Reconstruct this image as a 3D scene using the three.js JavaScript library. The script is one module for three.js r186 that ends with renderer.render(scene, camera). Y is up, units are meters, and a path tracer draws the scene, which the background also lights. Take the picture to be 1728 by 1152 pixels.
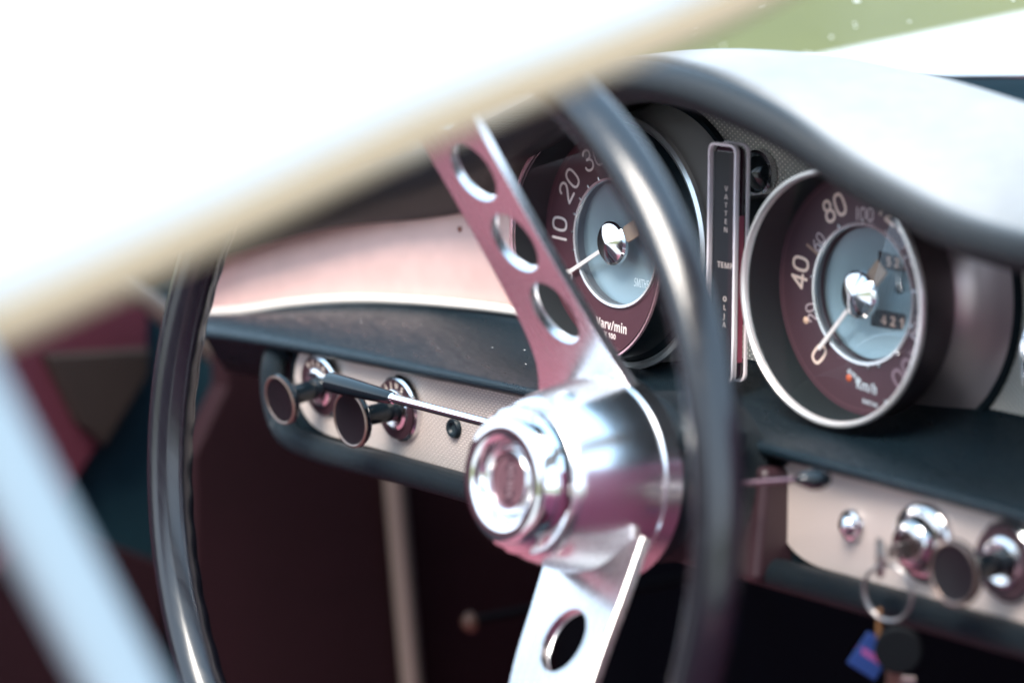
import * as THREE from 'three';
import { mergeGeometries, mergeVertices, toCreasedNormals } from 'three/addons/utils/BufferGeometryUtils.js';
import { RoundedBoxGeometry } from 'three/addons/geometries/RoundedBoxGeometry.js';

// ---------- camera, sky, sun, exposure ----------
const scene = new THREE.Scene();
const camera = new THREE.PerspectiveCamera(12.4225, 1.5, 0.02, 400);
camera.position.set(1.1779, 0.2166, 0.9781);
camera.rotation.set(-0.1709, 0.9003, 0.0012, 'YXZ');
camera.focus = 1.535;
camera.userData.fStop = camera.getFocalLength() / 1000 / 0.027;
scene.add(camera);

const sunDir = new THREE.Vector3(0.24, 0.79, 0.56).normalize();
{
  const w = 256, h = 128, d = new Float32Array(w * h * 4);
  for (let j = 0; j < h; j++) for (let i = 0; i < w; i++) {
    const e = ((j + 0.5) / h - 0.5) * Math.PI, t = Math.max(0, Math.sin(e));
    const a = ((i + 0.5) / w) * 2 * Math.PI - Math.PI;
    const dir = new THREE.Vector3(Math.cos(e) * Math.cos(a), Math.sin(e), Math.cos(e) * Math.sin(a));
    const s = Math.max(0, dir.dot(sunDir));
    const k = Math.pow(1 - t, 2.2), g = 0.16 * Math.pow(s, 6);
    const L = 0.62;
    const o = (j * w + i) * 4;
    d[o] = L * (0.46 + 0.44 * k + g); d[o + 1] = L * (0.76 + 0.24 * k + g); d[o + 2] = L * (1.06 + 0.06 * k + g * 0.9); d[o + 3] = 1;
    if (e <= 0) { d[o] = 0.10; d[o + 1] = 0.12; d[o + 2] = 0.08; }
  }
  const sky = new THREE.DataTexture(d, w, h, THREE.RGBAFormat, THREE.FloatType);
  sky.mapping = THREE.EquirectangularReflectionMapping; sky.magFilter = THREE.LinearFilter; sky.minFilter = THREE.LinearFilter; sky.needsUpdate = true;
  scene.background = sky; scene.environment = sky;
}
const sun = new THREE.DirectionalLight(0xfff6ea, 2.6);
sun.position.copy(sunDir).multiplyScalar(8); sun.castShadow = true; sun.shadow.radius = 60; // a hazy sun
sun.shadow.mapSize.set(2048, 2048);
Object.assign(sun.shadow.camera, { left: -3, right: 3, top: 3, bottom: -3, near: 0.1, far: 30 });
scene.add(sun, sun.target);
const renderer = new THREE.WebGLRenderer({ antialias: true });
renderer.setSize(1024, 682);
renderer.shadowMap.enabled = true;
renderer.toneMapping = THREE.LinearToneMapping;
renderer.toneMappingExposure = 4.2;

// ---------- helpers ----------
let seed = 7;
const rnd = () => ((seed = (seed * 1664525 + 1013904223) >>> 0) / 4294967296);
const V = (x, y, z) => new THREE.Vector3(x, y, z);
const used = {};
const numbered = (n) => { used[n] = (used[n] ?? -1) + 1; return used[n] ? n + '_' + String(used[n]).padStart(3, '0') : n; };
function meta(o, label, category, group) { o.userData.label = label; o.userData.category = category; if (group) o.userData.group = group; return o; }
function thing(name, label, category, pos = [0, 0, 0], group) {
  const g = new THREE.Group(); g.name = numbered(name); g.position.set(...pos); scene.add(g);
  return meta(g, label, category, group);
}
function part(name, geo, mat, parent, label) {
  const m = new THREE.Mesh(geo, mat); m.name = name; m.castShadow = m.receiveShadow = true; parent.add(m);
  if (label) m.userData.label = label;
  return m;
}
function struct(name, geo, mat) { const m = part(name, geo, mat, scene); m.userData.kind = 'structure'; return m; }
// sample a table [[x,y],...] with a smooth curve
function tab(t) {
  const xs = t.map((p) => p[0]);
  return (x) => {
    if (x <= xs[0]) return t[0][1];
    if (x >= xs[xs.length - 1]) return t[t.length - 1][1];
    let i = 0; while (x > xs[i + 1]) i++;
    const h = xs[i + 1] - xs[i], u = (x - xs[i]) / h;
    const m = (k) => (k <= 0 || k >= t.length - 1) ? (k <= 0 ? (t[1][1] - t[0][1]) / (xs[1] - xs[0]) : (t[k][1] - t[k - 1][1]) / (xs[k] - xs[k - 1])) : (t[k + 1][1] - t[k - 1][1]) / (xs[k + 1] - xs[k - 1]);
    const u2 = u * u, u3 = u2 * u;
    return (2 * u3 - 3 * u2 + 1) * t[i][1] + (u3 - 2 * u2 + u) * h * m(i) + (-2 * u3 + 3 * u2) * t[i + 1][1] + (u3 - u2) * h * m(i + 1);
  };
}
// loft through rows of points; uv in metres along the arcs
function loft(rows, closed = false) {
  const R = rows.length, C = rows[0].length, pos = [], uv = [], idx = [];
  const vAcc = new Array(C).fill(0);
  for (let i = 0; i < R; i++) {
    let ua = 0;
    for (let j = 0; j < C; j++) {
      const p = rows[i][j];
      if (j) ua += p.distanceTo(rows[i][j - 1]);
      if (i) vAcc[j] += p.distanceTo(rows[i - 1][j]);
      pos.push(p.x, p.y, p.z); uv.push(ua, vAcc[j]);
    }
  }
  for (let i = 0; i < R - 1; i++) for (let j = 0; j < C - 1; j++) {
    const a = i * C + j, b = a + 1, c = a + C, d = c + 1;
    idx.push(a, c, b, b, c, d);
  }
  const g = new THREE.BufferGeometry();
  g.setAttribute('position', new THREE.Float32BufferAttribute(pos, 3));
  g.setAttribute('uv', new THREE.Float32BufferAttribute(uv, 2));
  g.setIndex(idx); g.computeVertexNormals();
  if (closed) { // average the seam normals
    const n = g.attributes.normal;
    for (let i = 0; i < R; i++) { const a = i * C, b = a + C - 1; const v = V(n.getX(a) + n.getX(b), n.getY(a) + n.getY(b), n.getZ(a) + n.getZ(b)).normalize(); n.setXYZ(a, v.x, v.y, v.z); n.setXYZ(b, v.x, v.y, v.z); }
  }
  return g;
}
const smooth = (pts, n, closed = false) => new THREE.CatmullRomCurve3(pts, closed, 'centripetal').getPoints(n);
// lathe about the z axis; profile [[radius, z], ...]
function lathe(profile, seg = 96, crease = 0.5) {
  let g = new THREE.LatheGeometry(profile.map((p) => new THREE.Vector2(Math.max(p[0], 1e-5), p[1])), seg);
  g.rotateX(Math.PI / 2);
  if (!crease) return g;
  g.scale(1000, 1000, 1000); g = toCreasedNormals(g, crease); g.scale(0.001, 0.001, 0.001); // it tells corners apart to a hundredth of a unit
  return g;
}
function tube(pts, r, seg = 80, rad = 14, closed = false) { return new THREE.TubeGeometry(new THREE.CatmullRomCurve3(pts, closed, 'centripetal'), seg, r, rad, closed); }
function box(w, h, d, r = 0.001) { return new RoundedBoxGeometry(w, h, d, 3, Math.min(r, w / 2.01, h / 2.01, d / 2.01)); }
function rod(a, b, r0, r1 = r0, seg = 24) {
  const dir = b.clone().sub(a), g = new THREE.CylinderGeometry(r1, r0, dir.length(), seg);
  g.translate(0, dir.length() / 2, 0);
  g.applyQuaternion(new THREE.Quaternion().setFromUnitVectors(V(0, 1, 0), dir.normalize()));
  g.translate(a.x, a.y, a.z);
  return g;
}
function prism(poly, depth, bevel = 0.001) { // polygon [[x,y]..] extruded along +z
  const s = new THREE.Shape(poly.map((p) => new THREE.Vector2(...p)));
  return new THREE.ExtrudeGeometry(s, { depth, bevelEnabled: bevel > 0, bevelSize: bevel, bevelThickness: bevel, bevelSegments: 2, curveSegments: 24 });
}

// ---------- textures ----------
function dataTex(n, fn, srgb = false, m = n) {
  const d = new Uint8Array(n * m * 4);
  for (let j = 0; j < m; j++) for (let i = 0; i < n; i++) { const c = fn(i, j); for (let k = 0; k < 3; k++) d[(j * n + i) * 4 + k] = Math.max(0, Math.min(255, (Array.isArray(c) ? c[k] : c) * 255)); d[(j * n + i) * 4 + 3] = 255; }
  const t = new THREE.DataTexture(d, n, m); t.wrapS = t.wrapT = THREE.RepeatWrapping; t.magFilter = t.minFilter = THREE.LinearFilter;
  if (srgb) t.colorSpace = THREE.SRGBColorSpace;
  t.needsUpdate = true; return t;
}
function canvasTex(w, h, draw) {
  const c = document.createElement('canvas'); c.width = w; c.height = h;
  draw(c.getContext('2d'), w, h);
  const t = new THREE.CanvasTexture(c); t.colorSpace = THREE.SRGBColorSpace; t.needsUpdate = true; return t;
}
function noiseGrid(n) { const a = new Float32Array(n * n); for (let i = 0; i < n * n; i++) a[i] = rnd(); return (x, y) => { // tiling value noise
  const xi = Math.floor(x), yi = Math.floor(y), fx = x - xi, fy = y - yi, s = (t) => t * t * (3 - 2 * t), g = (i, j) => a[(((j % n) + n) % n) * n + (((i % n) + n) % n)];
  const u = s(fx), v = s(fy); return (g(xi, yi) * (1 - u) + g(xi + 1, yi) * u) * (1 - v) + (g(xi, yi + 1) * (1 - u) + g(xi + 1, yi + 1) * u) * v; }; }
const N16 = noiseGrid(16), N32 = noiseGrid(32), N64 = noiseGrid(64);
const fbm = (u, v) => 0.5 * N16(u * 16, v * 16) + 0.3 * N32(u * 32, v * 32) + 0.2 * N64(u * 64, v * 64);
// leather: small cells (tile = 30 mm)
const cells = []; for (let k = 0; k < 24 * 24; k++) cells.push([((k % 24) + 0.15 + 0.7 * rnd()) / 24, (Math.floor(k / 24) + 0.15 + 0.7 * rnd()) / 24]);
const leatherTex = dataTex(256, (i, j) => {
  const u = i / 256, v = j / 256; let a = 9, b = 9;
  const ci = Math.floor(u * 24), cj = Math.floor(v * 24);
  for (let y = -1; y <= 1; y++) for (let x = -1; x <= 1; x++) {
    const q = cells[((cj + y + 24) % 24) * 24 + ((ci + x + 24) % 24)];
    let dx = Math.abs(u - q[0]), dy = Math.abs(v - q[1]); dx = Math.min(dx, 1 - dx); dy = Math.min(dy, 1 - dy);
    const d = Math.hypot(dx, dy); if (d < a) { b = a; a = d; } else if (d < b) b = d;
  }
  return Math.min(1, (b - a) * 36) * 0.8 + 0.2 * fbm(u, v);
});
const wearTex = dataTex(256, (i, j) => { const f = fbm(i / 256, j / 256); return 0.42 + 0.5 * f; });
const wearRim = dataTex(256, (i, j) => 0.62 + 0.5 * fbm(i / 256, j / 256));
const patchTex = dataTex(256, (i, j) => { const f = 0.5 * N16(i / 64, j / 64) + 0.3 * N16(i / 32, j / 32) + 0.2 * N64(i / 4, j / 4); return 0.72 + 0.42 * f; });
const tex = (t, s, s2 = s) => { const c = t.clone(); c.repeat.set(1 / s, 1 / s2); c.needsUpdate = true; return c; };
// woven dash embossing: two staggered rows per tile
const dashH = (i, j, n) => { const row = j < n / 2 ? 0 : 1, u = ((i / n + row * 0.5) % 1) - 0.5, v = ((j / n * 2) % 1) - 0.5; const d = Math.max(Math.abs(u) / 0.36, Math.abs(v) / 0.27); return Math.max(0, Math.min(1, (1.15 - d) * 3)); };
const dashTex = dataTex(64, (i, j) => dashH(i, j, 64));
const dashCol = dataTex(64, (i, j) => 0.60 + 0.40 * dashH(i, j, 64));
const dotH = (i, j, n) => { const row = j < n / 2 ? 0 : 1, u = ((i / n + row * 0.5) % 1) - 0.5, v = (((j / n * 2) % 1) - 0.5) * 0.6; return Math.max(0, Math.min(1, (0.26 - Math.hypot(u, v)) * 9)); };
const dotTex = dataTex(64, (i, j) => dotH(i, j, 64));
const dotCol = dataTex(64, (i, j) => 0.5 + 0.5 * dotH(i, j, 64));
const weaveTex = dataTex(64, (i, j) => 0.5 + 0.5 * Math.sin(i / 64 * Math.PI * 16) * Math.sin(j / 64 * Math.PI * 16));

const streakTex = dataTex(256, (i, j) => 0.55 + 0.35 * N64(i / 64, j / 2) + 0.15 * N32(i / 16, j / 16));
// ---------- materials ----------
const M = (c, rough, metal = 0, o = {}) => new THREE.MeshPhysicalMaterial({ color: new THREE.Color().setRGB(...c), roughness: rough, metalness: metal, side: THREE.DoubleSide, ...o });
const vinyl = M([0.005, 0.011, 0.016], 0.5, 0, { specularIntensity: 0.5, bumpMap: tex(leatherTex, 0.03), bumpScale: 0.00022, roughnessMap: tex(wearTex, 0.12) });
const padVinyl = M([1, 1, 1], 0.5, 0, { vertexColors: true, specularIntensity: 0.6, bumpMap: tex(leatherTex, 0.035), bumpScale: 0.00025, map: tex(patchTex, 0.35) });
const black = M([0.005, 0.010, 0.014], 0.4, 0, { specularIntensity: 0.6 });
const gloss = M([0.004, 0.007, 0.010], 0.12, 0, { specularIntensity: 0.8 });
const rimMat = M([0.006, 0.006, 0.009], 0.25, 0, { ior: 1.6, roughnessMap: tex(wearRim, 0.25, 0.06) });
const chrome = M([0.90, 0.90, 0.92], 0.07, 1);
const chromeSoft = M([0.86, 0.85, 0.86], 0.16, 1);
const alu = M([0.82, 0.80, 0.81], 0.34, 1, { roughnessMap: tex(streakTex, 0.05, 0.012), bumpMap: tex(streakTex, 0.05, 0.012), bumpScale: 0.000012 });
const alu2 = M([0.92, 0.91, 0.94], 0.24, 1, { roughnessMap: (() => { const t = patchTex.clone(); t.repeat.set(2, 1); t.needsUpdate = true; return t; })() });
const panelPaint = M([0.82, 0.53, 0.48], 0.40, 0.05, { bumpMap: tex(weaveTex, 0.006), bumpScale: 0.00006, map: tex(patchTex, 0.5) });
const dashPanel = M([0.62, 0.53, 0.49], 0.40, 0.3, { bumpMap: tex(dashTex, 0.0032, 0.0026), bumpScale: 0.0004, map: tex(dashCol, 0.0032, 0.0026) });
const dotPanel = M([0.88, 0.83, 0.75], 0.36, 0.25, { bumpMap: tex(dotTex, 0.0026, 0.0036), bumpScale: 0.0004, map: tex(dotCol, 0.0026, 0.0036) });
const trimIvory = M([0.74, 0.66, 0.60], 0.30, 0.1);
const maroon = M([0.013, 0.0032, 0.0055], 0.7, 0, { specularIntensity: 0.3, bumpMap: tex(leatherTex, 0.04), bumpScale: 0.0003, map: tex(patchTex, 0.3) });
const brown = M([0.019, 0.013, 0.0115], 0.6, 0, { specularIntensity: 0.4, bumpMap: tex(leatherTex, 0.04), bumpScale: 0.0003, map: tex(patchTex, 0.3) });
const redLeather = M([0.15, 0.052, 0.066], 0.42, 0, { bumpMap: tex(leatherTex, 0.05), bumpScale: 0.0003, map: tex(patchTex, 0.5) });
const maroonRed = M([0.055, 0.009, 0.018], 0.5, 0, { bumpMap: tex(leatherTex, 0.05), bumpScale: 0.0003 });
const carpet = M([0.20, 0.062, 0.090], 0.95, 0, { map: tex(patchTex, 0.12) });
const whitePaint = M([0.80, 0.82, 0.84], 0.25, 0, { clearcoat: 0.6, clearcoatRoughness: 0.05 });
const tanTrim = M([0.28, 0.215, 0.14], 0.6);
const tealPaint = M([0.010, 0.027, 0.037], 0.3, 0, { map: tex(patchTex, 0.4) });
const paleTrim = M([0.16, 0.13, 0.115], 0.45, 0.3);
const rubber = M([0.004, 0.014, 0.022], 0.8, 0, { specularIntensity: 0.25, bumpMap: tex(leatherTex, 0.02), bumpScale: 0.0003 });
const pane = (o = 1) => M([1, 1, 1], 0, 0, { transmission: 1, thickness: 0, ior: 1.5 });

// ---------- the setting: lawn ----------
{
  const n = 160, rows = [];
  for (let i = 0; i <= n; i++) { const r = []; for (let j = 0; j <= n; j++) { const x = (j / n - 0.5), z = (i / n - 0.5), s = 1; r.push(V(Math.sign(x) * Math.pow(Math.abs(x) * 2, 2.2) * 150, -0.78 + 0.03 * fbm(j / 13 % 1, i / 17 % 1), Math.sign(z) * Math.pow(Math.abs(z) * 2, 2.2) * 150)); } rows.push(r); }
  const grassCol = dataTex(512, (i, j) => { const f = fbm(i / 512, j / 512), g = rnd(); const t = 0.55 * f + 0.45 * g; return [0.25 + 0.25 * t, 0.27 + 0.22 * t, 0.09 + 0.12 * t]; }, true);
  const lawn = M([0.60, 0.62, 0.50], 0.95, 0, { map: tex(grassCol, 20.0) });
  struct('lawn', loft(rows), lawn);
  const pv = new THREE.BoxGeometry(11, 0.06, 10); pv.translate(1.2, -0.765, 1.2);
  struct('pavement', pv, M([0.30, 0.295, 0.285], 0.9, 0, { map: tex(patchTex, 1.7) }));
}
// ---------- car body round the cabin ----------
{
  const b = thing('car_bonnet', 'sunlit white car bonnet beyond the windscreen, overexposed', 'bonnet');
  const rows = [];
  for (let i = 0; i <= 24; i++) { const z = -0.42 - 1.25 * i / 24, r = []; for (let j = 0; j <= 30; j++) { const t = j / 30, x = -0.515 + 1.15 * t, e = Math.abs(t - 0.5) * 2, far = -z - 0.6; r.push(V(x, 0.034 + 0.098 * Math.max(far, -0.2) - 0.012 * Math.pow(e, 10), z)); } rows.push(r); }
  part('bonnet_panel', loft(rows), whitePaint, b);
  part('wing', loft(Array.from({ length: 2 }, (_, i) => Array.from({ length: 12 }, (_, j) => V(-0.515 - 0.03 * i, 0.022 + 0.098 * Math.max(-0.18 + 1.25 * j / 11, -0.2) - i * 0.5, -0.42 - 1.25 * j / 11)))), whitePaint, b);
}
{
  const w = thing('windscreen', 'dusty windscreen with thin chrome strip and black rubber seal at its foot', 'windscreen');
  const base = (x) => V(x, 0.0645 + 0.074 * (x + 0.06) * (x < 0.1 ? 1 : 0.7), -0.30);
  const pts = []; for (let i = 0; i <= 20; i++) pts.push(base(-0.42 + i * 0.042));
  part('chrome_strip', tube(pts, 0.0028, 80, 10), chrome, w);
  part('rubber_seal', loft([pts.map((p) => p.clone().add(V(0, -0.002, 0.003))), pts.map((p) => p.clone().add(V(0, -0.006, 0.008))), pts.map((p) => p.clone().add(V(0, -0.012, 0.010))), pts.map((p) => p.clone().add(V(0, -0.016, 0.028))), pts.map((p) => p.clone().add(V(0, -0.03, 0.09)))]), rubber, w);
  const top = pts.map((p) => V(p.x, 0.37, -0.04 - 0.05 * Math.pow((p.x - 0.05) / 0.4, 2)));
  const up = []; for (let k = 0; k <= 8; k++) up.push(pts.map((p, i) => p.clone().lerp(top[i], k / 8).add(V(0, 0.001, -0.02 * Math.sin(k / 8 * Math.PI)))));
  part('glass_pane', loft(up), pane(), w);
  const dust = [];
  for (let k = 0; k < 420; k++) {
    const s = rnd(), f = rnd() * 0.8, i = Math.floor(s * 20), p = up[0][i].clone().lerp(up[0][i + 1] ?? up[0][i], s * 20 - i), q = up[8][i].clone().lerp(up[8][i + 1] ?? up[8][i], s * 20 - i);
    const c = p.lerp(q, f).add(V(0, 0.0015, -0.02 * Math.sin(f * Math.PI) + 0.001));
    const g = new THREE.IcosahedronGeometry(0.0004 + 0.0007 * rnd() * rnd(), 0); g.scale(1 + 2 * rnd(), 1, 1); g.translate(c.x, c.y, c.z); dust.push(g);
  }
  const d = part('dust_specks', mergeGeometries(dust), M([0.7, 0.7, 0.66], 0.9), w); d.userData.kind = 'stuff';
}
const edgeY = tab([[-0.2, 0.283], [0.0, 0.235], [0.2, 0.186], [0.3081, 0.1559], [0.3398, 0.1452], [0.3865, 0.1332], [0.4434, 0.1187], [0.5121, 0.0972], [0.5498, 0.0860], [0.5856, 0.0757], [0.7, 0.043], [1.2, -0.10]]);
{
  const r = thing('roof_rail', 'broad overexposed white body edge with tan trim across the upper left foreground', 'roof rail');
  const rows = [], rim = [], inner = [];
  for (let i = 0; i <= 40; i++) {
    const z = -0.06 + 1.2 * i / 40, e = edgeY(z);
    rows.push(smooth([V(0.4650, e + 0.0100, z), V(0.4695, e + 0.018, z), V(0.4755, e + 0.036, z), V(0.4790, e + 0.060, z), V(0.477, e + 0.090, z), V(0.466, e + 0.125, z), V(0.452, e + 0.150, z)], 48));
    rim.push(V(0.4665, e + 0.0058, z));
    inner.push([V(0.4625, e + 0.006, z), V(0.462, e + 0.05, z), V(0.458, e + 0.10, z), V(0.448, e + 0.148, z)]);
  }
  part('roof_panel', loft(rows), whitePaint, r);
  part('headlining', loft(inner), M([0.32, 0.27, 0.24], 0.9), r);
  part('drip_trim', tube(rim, 0.0057, 120, 12), tanTrim, r);
}
{
  // blurred pale bar in the lower left foreground
  const p = thing('window_post', 'pale blue-white blurred window post slanting down the lower left foreground', 'window post', [0.47, 0.0, 0.5613]);
  const postPaint = M([0.25, 0.31, 0.36], 0.4);
  const g = box(0.014, 0.40, 0.0200, 0.005); g.rotateX(Math.atan2(0.463, 0.887));
  part('post_bar', g, postPaint, p);
}
// door on the driver's side, seen past the wheel rim
{
  const d = thing('red_door', 'dark red and brown upholstered far door behind the wheel rim', 'car door', [-0.6, 0, 0]);
  const yz = (poly, depth, x) => { const g = prism(poly.map(([y, z]) => [-z, y]), depth, 0.003); g.rotateY(Math.PI / 2); g.translate(x, 0, 0); return g; };
  part('door_shell', yz([[-0.03, 1.2], [-0.06, 0.1], [-0.09, -0.22], [-0.62, -0.22], [-0.62, 1.2]], 0.02, -0.05), tealPaint, d);
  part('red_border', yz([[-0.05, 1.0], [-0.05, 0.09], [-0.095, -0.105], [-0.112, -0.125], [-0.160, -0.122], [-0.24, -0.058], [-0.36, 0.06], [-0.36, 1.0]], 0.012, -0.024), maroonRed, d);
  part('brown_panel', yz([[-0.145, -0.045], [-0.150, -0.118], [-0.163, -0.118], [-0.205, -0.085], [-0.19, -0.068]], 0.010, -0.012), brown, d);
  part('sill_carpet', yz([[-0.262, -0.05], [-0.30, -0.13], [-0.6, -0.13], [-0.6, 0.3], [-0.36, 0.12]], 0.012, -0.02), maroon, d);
  part('pale_strip', rod(V(0.03, -0.076, -0.060), V(0.03, -0.178, -0.190), 0.0075, 0.0075, 16), paleTrim, d);
}
{
  const k = thing('kick_panel', 'dark maroon side panel below the dash with a pale edge strip', 'kick panel', [-0.5, 0, 0]);
  const g = prism([[0.118, -0.10], [0.1175, -0.158], [0.0915, -0.20], [0.0885, -0.62], [0.39, -0.62], [0.39, -0.06], [0.16, -0.06]], 0.015, 0.002); g.rotateY(Math.PI / 2); g.translate(-0.015, 0, 0);
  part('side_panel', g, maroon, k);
  part('edge_strip', rod(V(0.012, -0.13, -0.232), V(0.012, -0.50, -0.268), 0.0075, 0.0075, 16), paleTrim, k);
}
{
  const d = thing('added_near_door', 'unseen red door added below the near window opening to tint reflections', 'car door', [0.50, 0, 0]);  // unseen door added to redden the hub reflections and block bounced light
  const g = box(0.03, 0.50, 1.0, 0.01); g.translate(0.01, -0.37, 0.14); part('door_shell', g, tealPaint, d);
  const q = box(0.02, 0.46, 0.96, 0.008); q.translate(-0.014, -0.37, 0.14); const doorTrim = M([0.40, 0.10, 0.17], 0.5);
  part('door_trim', q, doorTrim, d);
  const c = box(0.05, 0.20, 0.56, 0.012); c.translate(0.0, -0.05, -0.09); part('reflected_cap', c, doorTrim, d);  // raised piece added for its red reflection in the hub
}
struct('floor', (() => { const g = new THREE.BoxGeometry(1.3, 0.02, 1.9); g.translate(0.02, -0.63, 0.45); return g; })(), carpet);
struct('firewall', (() => { const g = new THREE.BoxGeometry(1.4, 0.66, 0.02); g.translate(0.04, -0.31, -0.40); return g; })(), M([0.003, 0.003, 0.005], 0.9, 0, { specularIntensity: 0.1 }));
for (const [x, lb] of [[0.15, 'red leather front seat facing the steering wheel'], [0.48, 'red leather front seat on the passenger side']]) {
  const s = thing('front_seat', lb, 'car seat', [x, -0.62, 0.62]);
  part('seat_cushion', (() => { const g = box(0.32, 0.15, 0.46, 0.06); g.translate(0, 0.24, 0); return g; })(), redLeather, s);
  part('backrest', (() => { const g = box(0.32, 0.52, 0.11, 0.05); g.rotateX(0.3); g.translate(0, 0.47, 0.36); return g; })(), redLeather, s);
}

{
  const f = thing('floor_button', 'small dim brass button deep in the dark footwell', 'button', [-0.297, -0.279, -0.16]);
  part('button_cap', lathe([[0, 0.006], [0.004, 0.005], [0.006, 0.002], [0.0065, 0]], 32, 0), M([0.09, 0.04, 0.025], 0.5, 0.3), f);
  part('button_stem', rod(V(0, 0, 0), V(0, 0, -0.22), 0.003), M([0.006, 0.004, 0.005], 0.7, 0, { specularIntensity: 0.2 }), f);
}
// ---------- dashboard ----------
const dash = thing('dashboard', 'dark padded dashboard with pinkish metal panels behind the steering wheel', 'dashboard');
const X = (a, b, n) => Array.from({ length: n + 1 }, (_, i) => a + (b - a) * i / n);
const lipY = tab([[-0.42, -0.050], [-0.34, -0.024], [-0.25, 0.001], [-0.213, 0.0105], [-0.1785, 0.0195], [-0.129, 0.0305], [-0.088, 0.041], [-0.017, 0.0625], [0.051, 0.084], [0.08, 0.0905], [0.110, 0.094], [0.138, 0.0935], [0.168, 0.0895], [0.209, 0.0795], [0.245, 0.0665], [0.28, 0.0555], [0.313, 0.047], [0.354, 0.043], [0.45, 0.04]]);
const lipZ = tab([[-0.42, 0.004], [-0.3, 0.005], [-0.15, 0.010], [-0.02, 0.035], [0.1, 0.0615], [0.17, 0.067], [0.45, 0.067]]);
const crestY = tab([[-0.42, -0.01], [-0.2, 0.050], [-0.1, 0.075], [0.033, 0.0965], [0.093, 0.103], [0.15, 0.1047], [0.172, 0.1043], [0.227, 0.0985], [0.288, 0.088], [0.36, 0.075], [0.45, 0.062]]);
const midY = tab([[-0.42, 0.02], [-0.2, 0.066], [-0.083, 0.0843], [-0.018, 0.0914], [0.026, 0.093], [0.069, 0.093], [0.13, 0.087], [0.168, 0.08], [0.197, 0.0753], [0.25, 0.066], [0.3, 0.057], [0.45, 0.03]]);
const backY = tab([[-0.42, 0.04], [-0.2, 0.072], [-0.129, 0.0798], [-0.08, 0.0815], [-0.034, 0.0815], [0.032, 0.075], [0.074, 0.0673], [0.106, 0.0622], [0.15, 0.053], [0.2, 0.044], [0.3, 0.03], [0.45, 0.01]]);
const panelTop = tab([[-0.42, -0.050], [-0.36, -0.0355], [-0.304, -0.0253], [-0.211, -0.0121], [-0.1675, -0.0056], [-0.1256, 0.0026], [-0.095, 0.0103], [-0.05, 0.04], [0.02, 0.074], [0.09, 0.082], [0.17, 0.076], [0.25, 0.05], [0.45, 0.03]]);
{
  const xs = X(-0.42, 0.45, 70);
  const sect = (x, upper) => {
    const L = lipY(x), K = Math.max(crestY(x), L + 0.002), z = lipZ(x), f = Math.min(1, Math.max(0, (z - 0.004) / 0.06)), pt = panelTop(x);
    if (!upper) return smooth([V(x, pt + 0.003, -0.050), V(x, pt + 0.002, -0.040), V(x, pt * (1 - 0.4 * f) + (L - 0.012) * 0.4 * f + 0.001 * f - 0.001, -0.036 + (z - 0.02 + 0.036) * 0.55 * f + 0.006), V(x, L - 0.011 - 0.010 * (1 - f), z - 0.011 - 0.004 * (1 - f)), V(x, L - 0.010 - 0.004 * (1 - f), z - 0.005), V(x, L - 0.004, z + 0.0005), V(x, L + 0.003, z - 0.0002), V(x, L + 0.0065, z - 0.0045), V(x, L + 0.0065, z - 0.0105)], 60);
    return smooth([V(x, L + 0.0062, z - 0.0105), V(x, L + 0.0085, z - 0.0135), V(x, L * 0.55 + K * 0.45 + 0.004, z * 0.5 - 0.012 * (1 - f)), V(x, K - 0.0005, -0.01 - 0.02 * (1 - f)), V(x, Math.min(K, midY(x)) - 0.0015, -0.1), V(x, Math.min(K, backY(x)) - 0.003, -0.2), V(x, Math.min(K, backY(x)) - 0.022, -0.28)], 60);
  };
  const px = X(-0.42, 0.45, 110), rows = px.map((x) => { const a = sect(x, false), b = sect(x, true); return [...a, ...b.slice(1)]; });
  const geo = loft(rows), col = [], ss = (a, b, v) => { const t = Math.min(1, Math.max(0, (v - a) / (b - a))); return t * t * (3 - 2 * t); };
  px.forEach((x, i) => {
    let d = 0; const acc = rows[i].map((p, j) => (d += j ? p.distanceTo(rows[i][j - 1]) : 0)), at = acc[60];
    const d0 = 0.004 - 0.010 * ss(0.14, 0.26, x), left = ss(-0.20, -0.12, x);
    acc.forEach((v) => { const p = ss(d0 - 0.005, d0 + 0.007, v - at) * left; col.push(0.008 + 0.215 * p, 0.010 + 0.217 * p, 0.013 + 0.220 * p); });  // vertex colours paint sun glare pale on top, dark below the lip
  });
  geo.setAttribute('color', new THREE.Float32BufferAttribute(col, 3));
  part('padded_hood', geo, padVinyl, dash, 'padded vinyl gauge hood, sun glare coloured pale on top, left black round the lip');
}
const trimPts = [[-0.41, -0.0905], [-0.3833, -0.0852], [-0.3417, -0.0781], [-0.2926, -0.0677], [-0.2340, -0.0580], [-0.1785, -0.0520], [-0.1257, -0.0480], [-0.0927, -0.0463], [-0.0511, -0.0450]].map(([x, y]) => V(x, y, -0.03));
const trimY = tab(trimPts.map((p) => [p.x, p.y]));
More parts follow.
